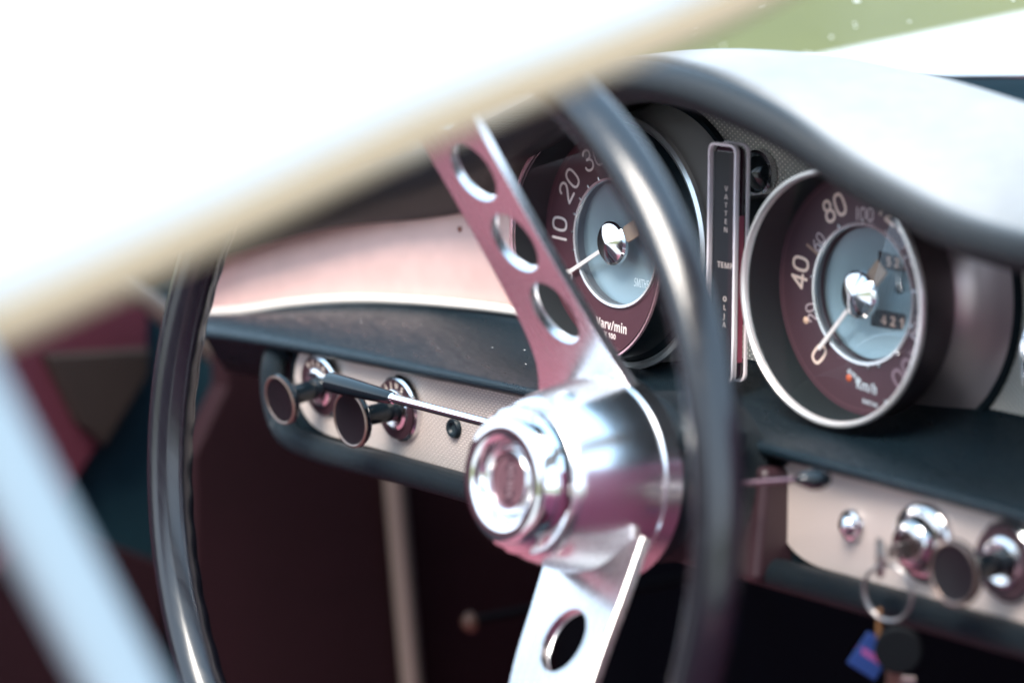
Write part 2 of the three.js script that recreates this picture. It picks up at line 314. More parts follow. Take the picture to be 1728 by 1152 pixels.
{
  const xs = X(-0.41, -0.045, 40);
  part('left_panel', loft(xs.map((x) => Array.from({ length: 13 }, (_, k) => { const t = k / 12, y = trimY(x) + (panelTop(x) + 0.006 - trimY(x)) * t; return V(x, y, -0.032 + 0.004 * Math.sin(t * Math.PI)); }))), panelPaint, dash, 'smooth pinkish beige fascia panel left of the gauges');
  part('trim_strip', tube(trimPts.map((p) => p.clone().add(V(0, 0, 0.002))), 0.0026, 90, 10), trimIvory, dash, 'thin pale trim strip along the fascia');
  part('rust_spot', lathe([[0, 0.0006], [0.0011, 0.0004], [0.0016, 0]], 16, 0).translate(-0.1365, -0.0085, -0.0284), M([0.25, 0.06, 0.04], 0.8), dash);
  const cp = loft(X(-0.062, 0.40, 40).map((x) => Array.from({ length: 9 }, (_, k) => V(x, -0.06 + (panelTop(x) + 0.004 + 0.06) * k / 8, -0.05))));
  part('gauge_panel', cp, dotPanel, dash, 'dotted embossed metal panel behind the gauges');
}
const edge = tab([[-0.42, -0.088], [-0.32, -0.079], [-0.2782, -0.0752], [-0.2192, -0.0720], [-0.1742, -0.0703], [-0.1258, -0.0688], [-0.0846, -0.0680], [-0.0449, -0.0671], [0.0026, -0.0662], [0.09, -0.0660], [0.1565, -0.0664], [0.2465, -0.0679], [0.3308, -0.0698], [0.45, -0.073]]);
{
  const xs = X(-0.42, 0.45, 60);
  const back = (x) => x < -0.05 ? V(x, trimY(x) - 0.0022, -0.030) : V(x, Math.max(-0.0500, trimY(-0.051) - 0.004), -0.052);
  const skew = (x) => { const t = (x + 0.42) / 0.87; return [-0.392 + (0.45 + 0.392) * t, -0.290 + (0.45 + 0.290) * t]; };
  part('lower_shelf', loft(xs.map((x0) => { const [xb, xf] = skew(x0), b = back(xb), e = edge(xf), m = (k) => xb + (xf - xb) * k; const w = Math.min(1, Math.max(0, (xf + 0.09) / 0.08)); return smooth([b, V(m(0.05), b.y - 0.0015 - 0.004 * w, b.z + 0.004), V(m(0.45), ((b.y + e) / 2 + 0.004) * (1 - w) + (e + 0.0006) * w, -0.002), V(m(0.9), e + 0.0035 * (1 - w) + 0.0012 * w, 0.030), V(xf, e, 0.0392), V(xf, e - 0.0035, 0.0395), V(xf, e - 0.006, 0.034), V(xf, e - 0.006, 0.022)], 34); })), vinyl, dash, 'dark vinyl shelf below the gauges');
  const lint = [];
  for (let k = 0; k < 14; k++) { const t = rnd(), x = -0.24 + 0.30 * t, q = rnd(), e = edge(x), g = new THREE.IcosahedronGeometry(0.00012 + 0.0002 * rnd() * rnd(), 0); g.scale(1 + 2.5 * rnd(), 0.6, 1); g.translate(x, (x < -0.05 ? -0.054 + (e + 0.0545) * q : -0.0505 + (e + 0.0515) * q) + 0.0042, -0.02 + 0.05 * q); lint.push(g); }
  part('lint_specks', mergeGeometries(lint), M([0.5, 0.5, 0.5], 0.9), dash).userData.kind = 'stuff';
  // inset switch panels with rounded outer ends
  const sw = (x0, x1, y0, y1, rl, z) => {
    const s = new THREE.Shape(); const r = rl;
    s.moveTo(x1, y1); s.lineTo(x0 + r, y1); s.quadraticCurveTo(x0 - 0.001, y1 - 0.001, x0, y1 - r); s.lineTo(x0 + 0.001, y0 + r * 1.1); s.quadraticCurveTo(x0 + 0.002, y0 + 0.001, x0 + r * 1.5, y0); s.lineTo(x1, y0); s.closePath();
    const g = new THREE.ShapeGeometry(s, 12); g.translate(0, 0, z); return g;
  };
  part('switch_panel', sw(-0.208, 0.08, -0.1195, -0.072, 0.024, 0.030), dashPanel, dash, 'embossed switch panel left of the column');
  part('switch_panel', sw(0.1725, 0.46, -0.1185, -0.0715, 0.022, 0.030), (() => { const m = dashPanel.clone(); m.map = null; m.bumpScale = 0.00015; m.color.setRGB(0.50, 0.42, 0.39); return m; })(), dash, 'smoother switch panel right of the column');
  // rolled lower lip and outer end
  const lipT = [V(0.46, -0.1235, 0.036), V(0.20, -0.1245, 0.036), V(0.0, -0.1250, 0.036), V(-0.1, -0.1253, 0.036), V(-0.18, -0.1262, 0.036), V(-0.208, -0.1215, 0.036), V(-0.222, -0.104, 0.034), V(-0.226, -0.085, 0.030), V(-0.228, -0.078, 0.024)];
  part('rolled_lip', tube(lipT, 0.0072, 160, 16), vinyl, dash);
  // body behind the panels
  const body = box(0.68, 0.054, 0.13, 0.004); body.translate(0.122, -0.1005, -0.038);
  part('dash_body', body, black, dash);
  const end = loft(X(0, 1, 12).map((t) => { const xf = -0.288 + 0.075 * t, e = edge(xf) - 0.004; return [V(xf, e, 0.036), V(xf - 0.012 * (1 - t), e - 0.016, 0.02), V(xf - 0.05 * (1 - t), e - 0.032, -0.01), V(xf - 0.1 * (1 - t), e - 0.04, -0.08)]; }));
  part('dash_end', end, vinyl, dash);
}

// ---------- gauges ----------
function gauge(name, label, pos, o) {
  const g = thing(name, label, 'gauge', pos);
  if (o.flare) part('flared_tube', lathe([[0.0380, -0.0255], [0.0392, -0.0310], [0.0430, -0.0380], [0.0510, -0.0440], [0.0600, -0.0475], [0.0680, -0.0490]], 96, 0), M([0.50, 0.42, 0.42], 0.36, 0.85), g);
  if (o.flare) part('housing', lathe([[0.0572, -0.0026], [0.0566, -0.0215], [0.0550, -0.0245], [0.0300, -0.0260]]), M([0.10, 0.075, 0.085], 0.36, 0.8), g);
  else part('housing', lathe([[0.0572, -0.0012], [0.0572, -0.022], [0.0600, -0.025], [0.0600, -0.045]]), black, g);
  part('inner_wall', lathe([[0.0562, -0.001], [0.0560, -0.0225]], 96, 0), M([0.004, 0.010, 0.013], 0.75), g);
  part('bezel', lathe(o.bezel.map((p) => p)), o.bezelMat, g);
  if (!o.flare) part('mirrored_ring', lathe([[0.0600, -0.0240], [0.0622, -0.0228], [0.0640, -0.0240], [0.0640, -0.0268]]), M([0.92, 0.90, 0.88], 0.3, 0.8), g);  // ring added in the shape of a chrome reflection in the panel
  if (!o.flare) part('flared_cone', lathe([[0.0605, -0.0275], [0.062, -0.034], [0.0655, -0.044], [0.068, -0.0488]], 96, 0), M([0.85, 0.80, 0.76], 0.35, 0.4), g);
  part('groove_ring', lathe([[0.0672, -0.0492], [0.0688, -0.0470], [0.0712, -0.0470], [0.0722, -0.0494]]), black, g);
  // dial ring with printed scale
  const dial = new THREE.RingGeometry(0.0315, 0.0561, 96, 1); dial.translate(0, 0, -0.0225);
  part('dial_face', dial, new THREE.MeshPhysicalMaterial({ map: o.dial, roughness: 0.45, side: THREE.DoubleSide }), g);
  // sunken centre
  part('centre_wall', lathe([[0.0318, -0.0222], [0.0312, -0.0285]], 96, 0), M([0.20, 0.22, 0.25], 0.35, 0.6), g);
  const R = 0.0313, bowl = []; for (let i = 0; i <= 14; i++) { const r = R * i / 14; bowl.push([r, -0.0300 + 0.0028 * Math.pow(i / 14, 3)]); }
  const cd = new THREE.LatheGeometry(bowl.map((p) => new THREE.Vector2(Math.max(p[0], 1e-5), p[1])), 96); cd.rotateX(Math.PI / 2);
  { const p = cd.attributes.position, u = cd.attributes.uv; for (let i = 0; i < p.count; i++) u.setXY(i, p.getX(i) / R / 2 + 0.5, p.getY(i) / R / 2 + 0.5); }
  part('centre_disc', cd, new THREE.MeshPhysicalMaterial({ map: o.centre, roughness: 0.34, metalness: 0.55, side: THREE.DoubleSide }), g);
  // bright scale ring, notched at each division
  part('scale_ring', lathe([[0.0310, -0.0227], [0.0313, -0.0213], [0.0325, -0.0211], [0.0331, -0.0225]]), M([0.94, 0.90, 0.90], 0.25, 0.9), g);
  for (const a of o.ticks) { const b = box(0.0022, 0.0012, 0.0016, 0.0003); b.translate(0.0332, 0, -0.0218); b.rotateZ(a * Math.PI / 180); part('tick_mark', b, chromeSoft, g); }
  for (const w of o.windows ?? []) {
    const f = box(w.w, w.h, 0.0010, 0.0003); f.translate(w.x, w.y, -0.0296); part('odometer_window', f, black, g);
    for (let k = 0; k < w.text.length; k++) {
      const ww = w.w / w.n, x = w.x - w.w / 2 + ww * (w.from + k + 0.5);
      const pl = new THREE.PlaneGeometry(ww * 0.86, w.h * 0.86); pl.translate(x, w.y, -0.0288);
      part('number_wheel', pl, new THREE.MeshPhysicalMaterial({ map: digit(w.text[k]), roughness: 0.5, side: THREE.DoubleSide }), g);
    }
  }
  const an = o.needle * Math.PI / 180;
  const nd = box(o.needleEnd - 0.006, 0.0021, 0.0008, 0.0003); nd.translate((o.needleEnd + 0.006) / 2, 0, -0.0195); nd.rotateZ(an);
  part('needle', nd, M([0.86, 0.78, 0.74], 0.5), g);
  const tl = box(0.012, 0.0085, 0.0012, 0.0004); tl.translate(-0.0135, 0, -0.0210); tl.rotateZ(an);
  part('needle_tail', tl, M([0.36, 0.25, 0.18], 0.5), g);
  part('cap', lathe([[0.0, -0.0150], [0.0098, -0.0180], [0.0110, -0.0190], [0.0112, -0.0205], [0.0100, -0.0212]], 96, 0.35), chrome, g);
  if (o.hole) part('reset_hole', lathe([[0, 0.0002], [0.0022, 0.0002], [0.0024, -0.0006]], 24).translate(o.hole[0], o.hole[1], -0.0292), black, g);
  for (const [x, y, c] of o.lamps ?? []) part('warning_lamp', lathe([[0, 0.0008], [0.0012, 0.0006], [0.0018, 0]], 24, 0).translate(x, y, -0.0224), M(c, 0.4), g);
  const lens = new THREE.CircleGeometry(0.0560, 96); lens.translate(0, 0, -0.0022);
  part('glass_lens', lens, pane(), g);
  return g;
}
const digit = (ch) => canvasTex(64, 96, (c, w, h) => { c.fillStyle = '#2a2024'; c.fillRect(0, 0, w, h); c.fillStyle = '#dcb8a4'; c.font = 'bold 82px sans-serif'; c.textAlign = 'center'; c.textBaseline = 'middle'; c.fillText(ch, w / 2, h / 2 + 4); });
const DS = 1024, DP = DS / (2 * 0.0561); // dial texture, pixels per metre
function dialCanvas(bg, draw) {
  return canvasTex(DS, DS, (c) => {
    c.fillStyle = bg; c.fillRect(0, 0, DS, DS);
    c.strokeStyle = 'rgba(200,150,150,0.25)'; c.lineWidth = 3; c.beginPath(); c.arc(DS / 2, DS / 2, 0.0535 * DP, 0, 7); c.stroke();
    c.textAlign = 'center'; c.textBaseline = 'middle'; c.lineCap = 'round'; c.lineJoin = 'round';
    const at = (r, a, turn, fn) => { c.save(); c.translate(DS / 2 + r * DP * Math.cos(a * Math.PI / 180), DS / 2 - r * DP * Math.sin(a * Math.PI / 180)); c.rotate(-turn * Math.PI / 180); fn(); c.restore(); };
    draw(c, at);
  });
}
// thin rounded numerals drawn as strokes (cap height 1, width 0.6)
const GL = {
  '0': [['M', .3, 0], ['C', .05, 0, 0, .2, 0, .5], ['C', 0, .8, .05, 1, .3, 1], ['C', .55, 1, .6, .8, .6, .5], ['C', .6, .2, .55, 0, .3, 0]],
  '1': [['M', .3, 1], ['L', .3, 0]],
  '2': [['M', 0, .75], ['C', .03, 1.08, .6, 1.08, .57, .72], ['C', .55, .5, .15, .3, 0, 0], ['L', .6, 0]],
  '3': [['M', .03, .82], ['C', .1, 1.06, .56, 1.06, .55, .76], ['C', .54, .56, .38, .53, .22, .53], ['C', .42, .53, .6, .46, .6, .26], ['C', .6, -.08, .05, -.08, 0, .2]],
  '4': [['M', .46, 0], ['L', .46, 1], ['L', 0, .28], ['L', .62, .28]],
  '5': [['M', .54, 1], ['L', .1, 1], ['L', .05, .55], ['C', .3, .72, .6, .6, .6, .32], ['C', .6, -.06, .1, -.1, 0, .16]],
  '6': [['M', .5, 1], ['C', .2, .8, 0, .55, 0, .3], ['C', 0, -.1, .6, -.1, .6, .3], ['C', .6, .62, .1, .66, .02, .36]],
  '7': [['M', 0, 1], ['L', .6, 1], ['L', .2, 0]],
  '8': [['M', .3, .53], ['C', .0, .55, .0, 1, .3, 1], ['C', .6, 1, .6, .55, .3, .53], ['C', -.08, .5, -.08, 0, .3, 0], ['C', .68, 0, .68, .5, .3, .53]],
};
function numeral(c, text, h, lw, color) {
  const adv = text.split('').map((t) => (t === '1' ? 0.5 : 0.84)), tot = adv.reduce((a, b) => a + b, 0) - 0.24;
  c.strokeStyle = color; c.lineWidth = lw; let x = -tot / 2 * h;
  text.split('').forEach((t, k) => {
    const ox = x - (t === '1' ? 0.2 * h : 0), P = (u, v) => [ox + u * h, h / 2 - v * h];
    c.beginPath();
    for (const s of GL[t]) { if (s[0] === 'M') c.moveTo(...P(s[1], s[2])); else if (s[0] === 'L') c.lineTo(...P(s[1], s[2])); else c.bezierCurveTo(...P(s[1], s[2]), ...P(s[3], s[4]), ...P(s[5], s[6])); }
    c.stroke(); x += adv[k] * h;
  });
}
const ink = '#ecdcd6';
const tachDial = dialCanvas('#4c2a33', (c, at) => {  // maroon background colours the red glass reflection into a black dial
  for (let k = 0; k <= 7; k++) { const a = 209 - 31.5 * k; at(0.0450, a, a - 90, () => numeral(c, k ? String(k * 10) : '0', k ? 96 : 78, 12, ink)); }
  at(0.0425, -95, -3, () => { c.fillStyle = ink; c.font = 'bold 62px sans-serif'; c.scale(0.8, 1); c.fillText('Varv/min', 0, 0); });
  at(0.0478, -96, -3, () => { c.fillStyle = ink; c.font = 'bold 34px sans-serif'; c.fillText('X 100', 0, 0); });
});
const tachCentre = canvasTex(512, 512, (c) => { c.fillStyle = '#8fa3ab'; c.fillRect(0, 0, 512, 512); c.fillStyle = '#dfe9ec'; c.font = '46px sans-serif'; c.textAlign = 'center'; c.save(); c.translate(352, 434); c.scale(0.62, 1); c.fillText('SMITHS', 0, 0); c.restore(); });
const speedDial = dialCanvas('#4a323a', (c, at) => {  // mauve background stands in for red and sky reflected over black
  for (let k = 0; k <= 5; k++) { const a = 228 - 54.8 * k; at(0.0425, a, a - 90, () => numeral(c, String(k * 40), 88, 14, k < 5 ? '#ecd0c0' : '#86707a')); }
  for (let k = 0; k < 5; k++) { const a = 200.6 - 54.8 * k; at(0.0365, a, a - 90, () => numeral(c, String(k * 40 + 20), 50, 7, '#c8b4b4')); }
  at(0.0385, 154, 154, () => { c.strokeStyle = '#a08070'; c.lineWidth = 14; c.beginPath(); c.moveTo(-55, 0); c.lineTo(30, 0); c.stroke(); });
  c.fillStyle = '#b9c3c9'; c.font = 'bold 40px sans-serif';
  at(0.0385, -98, -28, () => c.fillText('amp', 0, 0));
  at(0.0425, -86, -6, () => { c.font = 'bold 60px sans-serif'; c.scale(0.8, 1); c.fillText('Km/h', 0, 0); });
  at(0.0500, -84, -6, () => { c.font = 'bold 26px sans-serif'; c.fillText('SMITHS', 0, 0); });
  at(0.0505, -70, 6, () => { c.font = 'bold 26px sans-serif'; c.fillText('M.A.', 0, 0); });
});
const speedCentre = canvasTex(256, 256, (c) => { c.fillStyle = '#93a9b0'; c.fillRect(0, 0, 256, 256); });
gauge('tachometer', 'left round gauge, rev counter marked Varv/min with red reflection coloured into its dial', [0, 0, 0], {
  bezel: [[0.0560, -0.0022], [0.0572, -0.0004], [0.0582, -0.0002], [0.0586, -0.0012], [0.0580, -0.0022]], bezelMat: M([0.62, 0.36, 0.40], 0.2, 0.8),
  dial: tachDial, centre: tachCentre, ticks: [209, 193, 177, 161, 145, 129, 113, 97, 81, 65, 49, 33, 17], needle: 209, needleEnd: 0.0400,
});
gauge('speedometer', 'right round gauge, speedometer marked Km/h with bright chrome bezel', [0.1738, -0.0044, 0], {
  bezel: [[0.0558, -0.0026], [0.0562, -0.0006], [0.0570, 0.0003], [0.0581, 0.0002], [0.0588, -0.0008], [0.0588, -0.0024], [0.0575, -0.0030]], bezelMat: M([0.92, 0.87, 0.85], 0.30, 0.75), flare: true,
  dial: speedDial, centre: speedCentre, ticks: [228, 200.6, 173.2, 145.8, 118.4, 91, 63.6, 36.2, 8.8, -18.6, -46, -70, -82], needle: 228, needleEnd: 0.0385,
  windows: [{ x: 0.014, y: 0.0155, w: 0.024, h: 0.0080, n: 5, from: 1, text: '521' }, { x: 0.0125, y: -0.0115, w: 0.029, h: 0.0082, n: 5, from: 1, text: '4216' }], hole: [0.0155, 0.0035],
  lamps: [[-0.0375, -0.017, [0.75, 0.48, 0.34]], [-0.0085, -0.0400, [0.5, 0.10, 0.04]]],
});
{
  const s = thing('small_gauge', 'partly hidden small chrome rimmed gauge at the right edge', 'gauge', [0.2935, -0.022, -0.03]);
  part('bezel', lathe([[0.0270, -0.002], [0.0282, 0.001], [0.0296, 0.001], [0.0302, -0.002]]), chrome, s);
  part('housing', lathe([[0.0295, -0.001], [0.0295, -0.02]]), black, s);
  part('dial_face', new THREE.CircleGeometry(0.028, 48).translate(0, 0, -0.008), M([0.05, 0.02, 0.025], 0.5), s);
}
{
  const s = thing('reflection_disc', 'small dark chrome ringed disc standing in for a panel reflection beside the strip gauge', 'reflection', [0.0745, 0.0400, -0.0496]);  // no lamp: disc added in place of a chrome reflection in the panel
  part('reflection_ring', lathe([[0.0088, 0.0020], [0.0098, 0.0034], [0.0110, 0.0026], [0.0116, 0]], 48, 0.6), chromeSoft, s);
  part('reflection_centre', lathe([[0, 0.0060], [0.0050, 0.0052], [0.0090, 0.0020]], 40, 0), M([0.008, 0.012, 0.014], 0.15), s);
}
// twin temperature strip in clear plastic
{
  const s = thing('temperature_gauge', 'upright clear plastic strip gauge lettered VATTEN and OLJA between the dials', 'gauge', [0.0905, 0.0012, -0.014]);
  const fr = (w, h, r) => { const q = new THREE.Shape(), x = w / 2, y = h / 2; q.moveTo(-x + r, -y); q.lineTo(x - r, -y); q.quadraticCurveTo(x, -y, x, -y + r); q.lineTo(x, y - r); q.quadraticCurveTo(x, y, x - r, y); q.lineTo(-x + r, y); q.quadraticCurveTo(-x, y, -x, y - r); q.lineTo(-x, -y + r); q.quadraticCurveTo(-x, -y, -x + r, -y); return q; };
  const fs = fr(0.0190, 0.1135, 0.0046); fs.holes.push(fr(0.0176, 0.1116, 0.0040));
  for (const [z, d] of [[0.0018, 0.0020], [-0.0050, 0.0012]]) {
    const fg = new THREE.ExtrudeGeometry(fs, { depth: d, bevelEnabled: true, bevelSize: 0.0003, bevelThickness: 0.0003, bevelSegments: 2 }); fg.translate(0, 0, z);
    part('edge_highlight', fg, M([0.95, 0.84, 0.87], 0.14, 0, { clearcoat: 1 }), s);  // opaque pale frame puts the highlights of the clear case into colour
  }
  const face = canvasTex(128, 1024, (c, w, h) => {
    c.fillStyle = '#101018'; c.fillRect(0, 0, w, h); c.fillStyle = '#24161e'; c.fillRect(96, 0, 32, h);
    c.fillStyle = '#b8a69e'; c.textAlign = 'center'; c.font = 'bold 34px sans-serif';
    'VATTEN'.split('').forEach((t, k) => c.fillText(t, 78, 178 + k * 38));
    'OLJA'.split('').forEach((t, k) => c.fillText(t, 78, 690 + k * 40));
    c.font = 'bold 38px sans-serif'; c.fillText('TEMP', 78, 535);
  });
  const core = box(0.0174, 0.1112, 0.0066, 0.0032); core.translate(0, 0, -0.0014); part('dark_core', core, M([0.030, 0.010, 0.018], 0.15), s);
  const fp = new THREE.PlaneGeometry(0.0144, 0.1050); fp.translate(0, 0, 0.0024); part('scale_face', fp, new THREE.MeshPhysicalMaterial({ map: face, roughness: 0.5, side: THREE.DoubleSide }), s);
  const st = box(0.0012, 0.070, 0.0040, 0.0003); st.translate(0.0086, -0.012, -0.0006); part('red_strip', st, M([0.42, 0.09, 0.14], 0.4), s);
  part('mounting', (() => { const g = box(0.012, 0.06, 0.03, 0.002); g.translate(0, 0, -0.0205); return g; })(), black, s);
}

// ---------- steering wheel ----------
const wheelPos = [0.13148, -0.0701, 0.20116], wheelTilt = -0.1011;
{
  const w = thing('steering_wheel', 'black rimmed steering wheel with drilled aluminium spokes and polished hub', 'steering wheel', wheelPos);
  w.rotation.set(wheelTilt, 0.0064, 0, 'YXZ');
  const rows = [], NT = 480, NP = 32;
  for (let i = 0; i <= NT; i++) {
    const t = i / NT * 2 * Math.PI, r = [];
    for (let j = 0; j <= NP; j++) {
      const p = j / NP * 2 * Math.PI; // 0 = outward, pi/2 = towards the driver
      let rad = 0.0102 * (1 + 0.035 * Math.cos(4 * p + 0.6));
      const backness = Math.max(0, -Math.sin(p + 0.35));
      rad += 0.00022 * Math.pow(backness, 2) * Math.cos(t * 62);
      const gr = Math.abs(((p - 2.75 + Math.PI) % (2 * Math.PI)) - Math.PI); rad -= 0.0006 * Math.exp(-gr * gr / 0.006);
      const R = 0.19 + rad * Math.cos(p);
      r.push(V(R * Math.cos(t), R * Math.sin(t), 1.06 * rad * Math.sin(p)));
    }
    rows.push(r);
  }
  part('rim', loft(rows, true), rimMat, w);
  const spoke = (deg, k0, left, right, holes) => {
    const a = deg * Math.PI / 180, A = V(0.045 * Math.cos(a), 0.045 * Math.sin(a), k0), B = V(0.18 * Math.cos(a), 0.18 * Math.sin(a), -0.012);
    const ex = B.clone().sub(A).normalize(), ey = V(-Math.sin(a), Math.cos(a), 0), ez = ex.clone().cross(ey);
    const s = new THREE.Shape(); s.moveTo(...left[0]); s.splineThru(left.slice(1).map((p) => new THREE.Vector2(...p))); s.lineTo(...right[0]); s.splineThru(right.slice(1).map((p) => new THREE.Vector2(...p))); s.closePath();
    for (const [u, v, ru, rv] of holes) { const h = new THREE.Path(); h.absellipse(u, v, ru, rv, 0, 2 * Math.PI, true); s.holes.push(h); }
    const g = new THREE.ExtrudeGeometry(s, { depth: 0.0040, bevelEnabled: true, bevelSize: 0.0005, bevelThickness: 0.0005, bevelSegments: 3, curveSegments: 40 });
    g.translate(0, 0, -0.0045); g.scale(1, 1, 1);
    g.applyMatrix4(new THREE.Matrix4().makeBasis(ex, ey, ez)); g.translate(A.x, A.y, A.z);
    part('spoke', g, alu, w);
  };
  const mm = (l) => l.map((p) => p.map((q) => q / 1000));
  spoke(103, -0.100, mm([[-12, 38], [-4, 36], [3, 31.5], [15, 26], [38, 22.2], [91, 20.3], [125, 20.6], [170, 21.5]]), mm([[170, -21], [128, -19.2], [97, -18.8], [56, -19.3], [12, -21.6], [-12, -23.5]]),
    mm([[33.5, -2.6, 16, 12.2], [70.5, -2.4, 15, 12], [107, -1.6, 14.5, 11.8], [141, -1.2, 13, 11.2]]));
  spoke(290, -0.085, mm([[-14, 36], [-8, 35], [14, 32], [52, 26], [110, 21], [160, 20]]), mm([[160, -21], [110, -24], [43, -33.5], [8, -32.6], [-14, -31.5]]),
    mm([[29.5, -1.5, 15.2, 15], [66, -2, 14, 13.5], [101, -1, 13, 12.5], [134, 0, 12, 11.5]]));
  const hub = part('hub', lathe([...new THREE.SplineCurve([[0.0322, -0.0610], [0.0340, -0.0628], [0.0362, -0.0665], [0.0398, -0.0770], [0.0430, -0.0900], [0.0450, -0.1012]].map((p) => new THREE.Vector2(...p))).getPoints(48).map((p) => [p.x, p.y]), [0.0440, -0.1020], [0.0440, -0.1034], [0.0452, -0.1042], ...[0.25, 0.5, 0.75, 1].map((t) => [0.0452 + 0.0012 * t, -0.1042 - 0.0078 * t]), [0.0452, -0.1135], [0.0390, -0.1145], [0.0390, -0.1215]], 128, 0.6), alu2, w);
  part('cap_ring', lathe([[0.0158, -0.0545], [0.0165, -0.0510], [0.0190, -0.0486], [0.0228, -0.0476], [0.0262, -0.0482], [0.0285, -0.0496], [0.0292, -0.0512], [0.0312, -0.0530], [0.0326, -0.0565], [0.0328, -0.0598], [0.0320, -0.0620]], 128, 0.7), chrome, hub);
  part('badge_rim', lathe([[0.0118, -0.0534], [0.0126, -0.0508], [0.0138, -0.0504], [0.0150, -0.0520], [0.0158, -0.0550]], 96, 0.6), chromeSoft, hub);
  const emb = canvasTex(256, 256, (c) => {
    c.fillStyle = '#7d5a62'; c.fillRect(0, 0, 256, 256); c.translate(128, 128); c.strokeStyle = '#3c2a32'; c.lineWidth = 7;
    c.beginPath(); c.arc(0, 0, 112, 0, 7); c.stroke(); c.beginPath(); c.ellipse(0, 0, 66, 76, 0, 0, 7); c.stroke();
    c.fillStyle = '#543a43'; c.fillRect(-30, -118, 60, 236); c.rotate(-Math.PI / 2); c.fillStyle = '#b99aa0'; c.font = 'bold 44px serif'; c.textAlign = 'center'; c.textBaseline = 'middle'; c.fillText('VOLVO', 0, 2);
  });
  const bd = new THREE.CircleGeometry(0.0121, 64); bd.translate(0, 0, -0.0524);
  part('badge', bd, new THREE.MeshPhysicalMaterial({ map: emb, roughness: 0.3, metalness: 0.6, side: THREE.DoubleSide }), hub);
}
{
  const c = thing('steering_column', 'dark steering column and bracket behind the polished hub', 'steering column', [0.1385, -0.083, 0.07]);
  c.rotation.set(wheelTilt, 0.0064, 0, 'YXZ');
  part('column_tube', lathe([[0.030, 0.012], [0.0385, 0.010], [0.0385, -0.02], [0.037, -0.034]], 64), vinyl, c);
  part('column_bracket', (() => { const g = box(0.062, 0.052, 0.05, 0.004); g.translate(0.012, -0.016, -0.05); return g; })(), M([0.025, 0.010, 0.014], 0.5), c);
  part('column_clamp', (() => { const g = box(0.016, 0.012, 0.03, 0.003); g.translate(0.034, 0.022, 0.0); return g; })(), black, c);
}
{
  const l = thing('turn_signal_lever', 'thin chrome lever with tapered black grip left of the hub', 'lever', [-0.118, -0.0770, 0.07]);
  const prof = [[0, 0], [0.0042, 0.0003], [0.0051, 0.0014], [0.0053, 0.005], [0.0050, 0.018], [0.0042, 0.038], [0.0034, 0.0525], [0.0029, 0.0545], [0.0024, 0.0548]];
  const g = lathe(prof, 48, 0.6); g.rotateY(Math.PI / 2); g.rotateZ(-0.006); part('grip', g, gloss, l);
  const r = lathe([[0.0024, 0.0545], [0.0029, 0.0550], [0.0029, 0.0562], [0.0024, 0.0568], [0.0024, 0.25]], 32, 0.6); r.rotateY(Math.PI / 2); r.rotateZ(-0.006); part('rod', r, chrome, l);
}
{
  const l = thing('wiper_lever', 'thin dark lever with a small black knob right of the column', 'lever', [0.16, -0.0840, 0.07]);
  part('rod', rod(V(0, 0, 0), V(0.070, 0.0157, 0), 0.0013), M([0.10, 0.06, 0.08], 0.3, 0.6), l);
  const g = lathe([[0, 0.0185], [0.0030, 0.0178], [0.0045, 0.014], [0.0046, 0.009], [0.0026, 0.002], [0.0018, 0]], 32, 0.6); g.rotateY(Math.PI / 2); g.rotateZ(0.17); g.translate(0.069, 0.0155, 0);
  part('knob', g, gloss, l);
}

// ---------- switches ----------
function pullSwitch(name, label, pos, reach, text, kr = 0.0148, droop = 0) {
  const s = thing(name, label, 'switch', pos); s.rotation.x = droop;
  part('bezel', lathe([[0.0060, 0.0050], [0.0088, 0.0058], [0.0105, 0.0050], [0.0110, 0.0036], [0.0150, 0.0028], [0.0160, 0.0034], [0.0172, 0.0024], [0.0178, 0.0002]], 64, 0.6), chromeSoft, s);
  const band = new THREE.RingGeometry(0.0108, 0.0158, 64); band.translate(0, 0, 0.0040);
  const bt = canvasTex(256, 256, (c) => { c.fillStyle = '#37252c'; c.fillRect(0, 0, 256, 256); c.translate(128, 128); c.fillStyle = '#eadccc'; c.font = 'bold 32px sans-serif'; c.textAlign = 'center'; c.textBaseline = 'middle'; const n = text.length; for (let k = 0; k < n; k++) { c.save(); c.rotate((k - (n - 1) / 2) * 0.36); c.translate(0, -108); c.fillText(text[k], 0, 0); c.restore(); } });
  part('lettered_ring', band, new THREE.MeshPhysicalMaterial({ map: bt, roughness: 0.35, metalness: 0.3, side: THREE.DoubleSide }), s);
  part('shaft', rod(V(0, 0, 0.002), V(0, 0, reach), 0.0056, 0.0050), gloss, s);
  const k = part('knob', lathe([[0.0045, reach - 0.004], [0.0095, reach - 0.003], [kr - 0.0008, reach], [kr, reach + 0.0016], [kr - 0.0004, reach + 0.0030]], 64, 0.6), gloss, s);
  part('knob_rim', lathe([[kr - 0.0004, reach + 0.0030], [kr - 0.0002, reach + 0.0038], [kr - 0.0012, reach + 0.0042], [kr - 0.0020, reach + 0.0036]], 64, 0.6), M([0.20, 0.145, 0.125], 0.28, 0.8), k);
  part('knob_face', lathe([[kr - 0.0018, reach + 0.0037], [kr - 0.004, reach + 0.0032], [0, reach + 0.0030]], 64, 0.6), M([0.007, 0.005, 0.007], 0.35, 0, { specularIntensity: 0.5 }), k);
  return s;
}
pullSwitch('wiper_switch', 'leftmost black pull knob on the switch panel', [-0.1790, -0.0925, 0.0302], 0.026, 'VISK', 0.0138, 0.16);
pullSwitch('light_switch', 'black pull knob with LJUS on its chrome bezel', [-0.1100, -0.0945, 0.0302], 0.029, 'LJUS', 0.0150, 0.06);
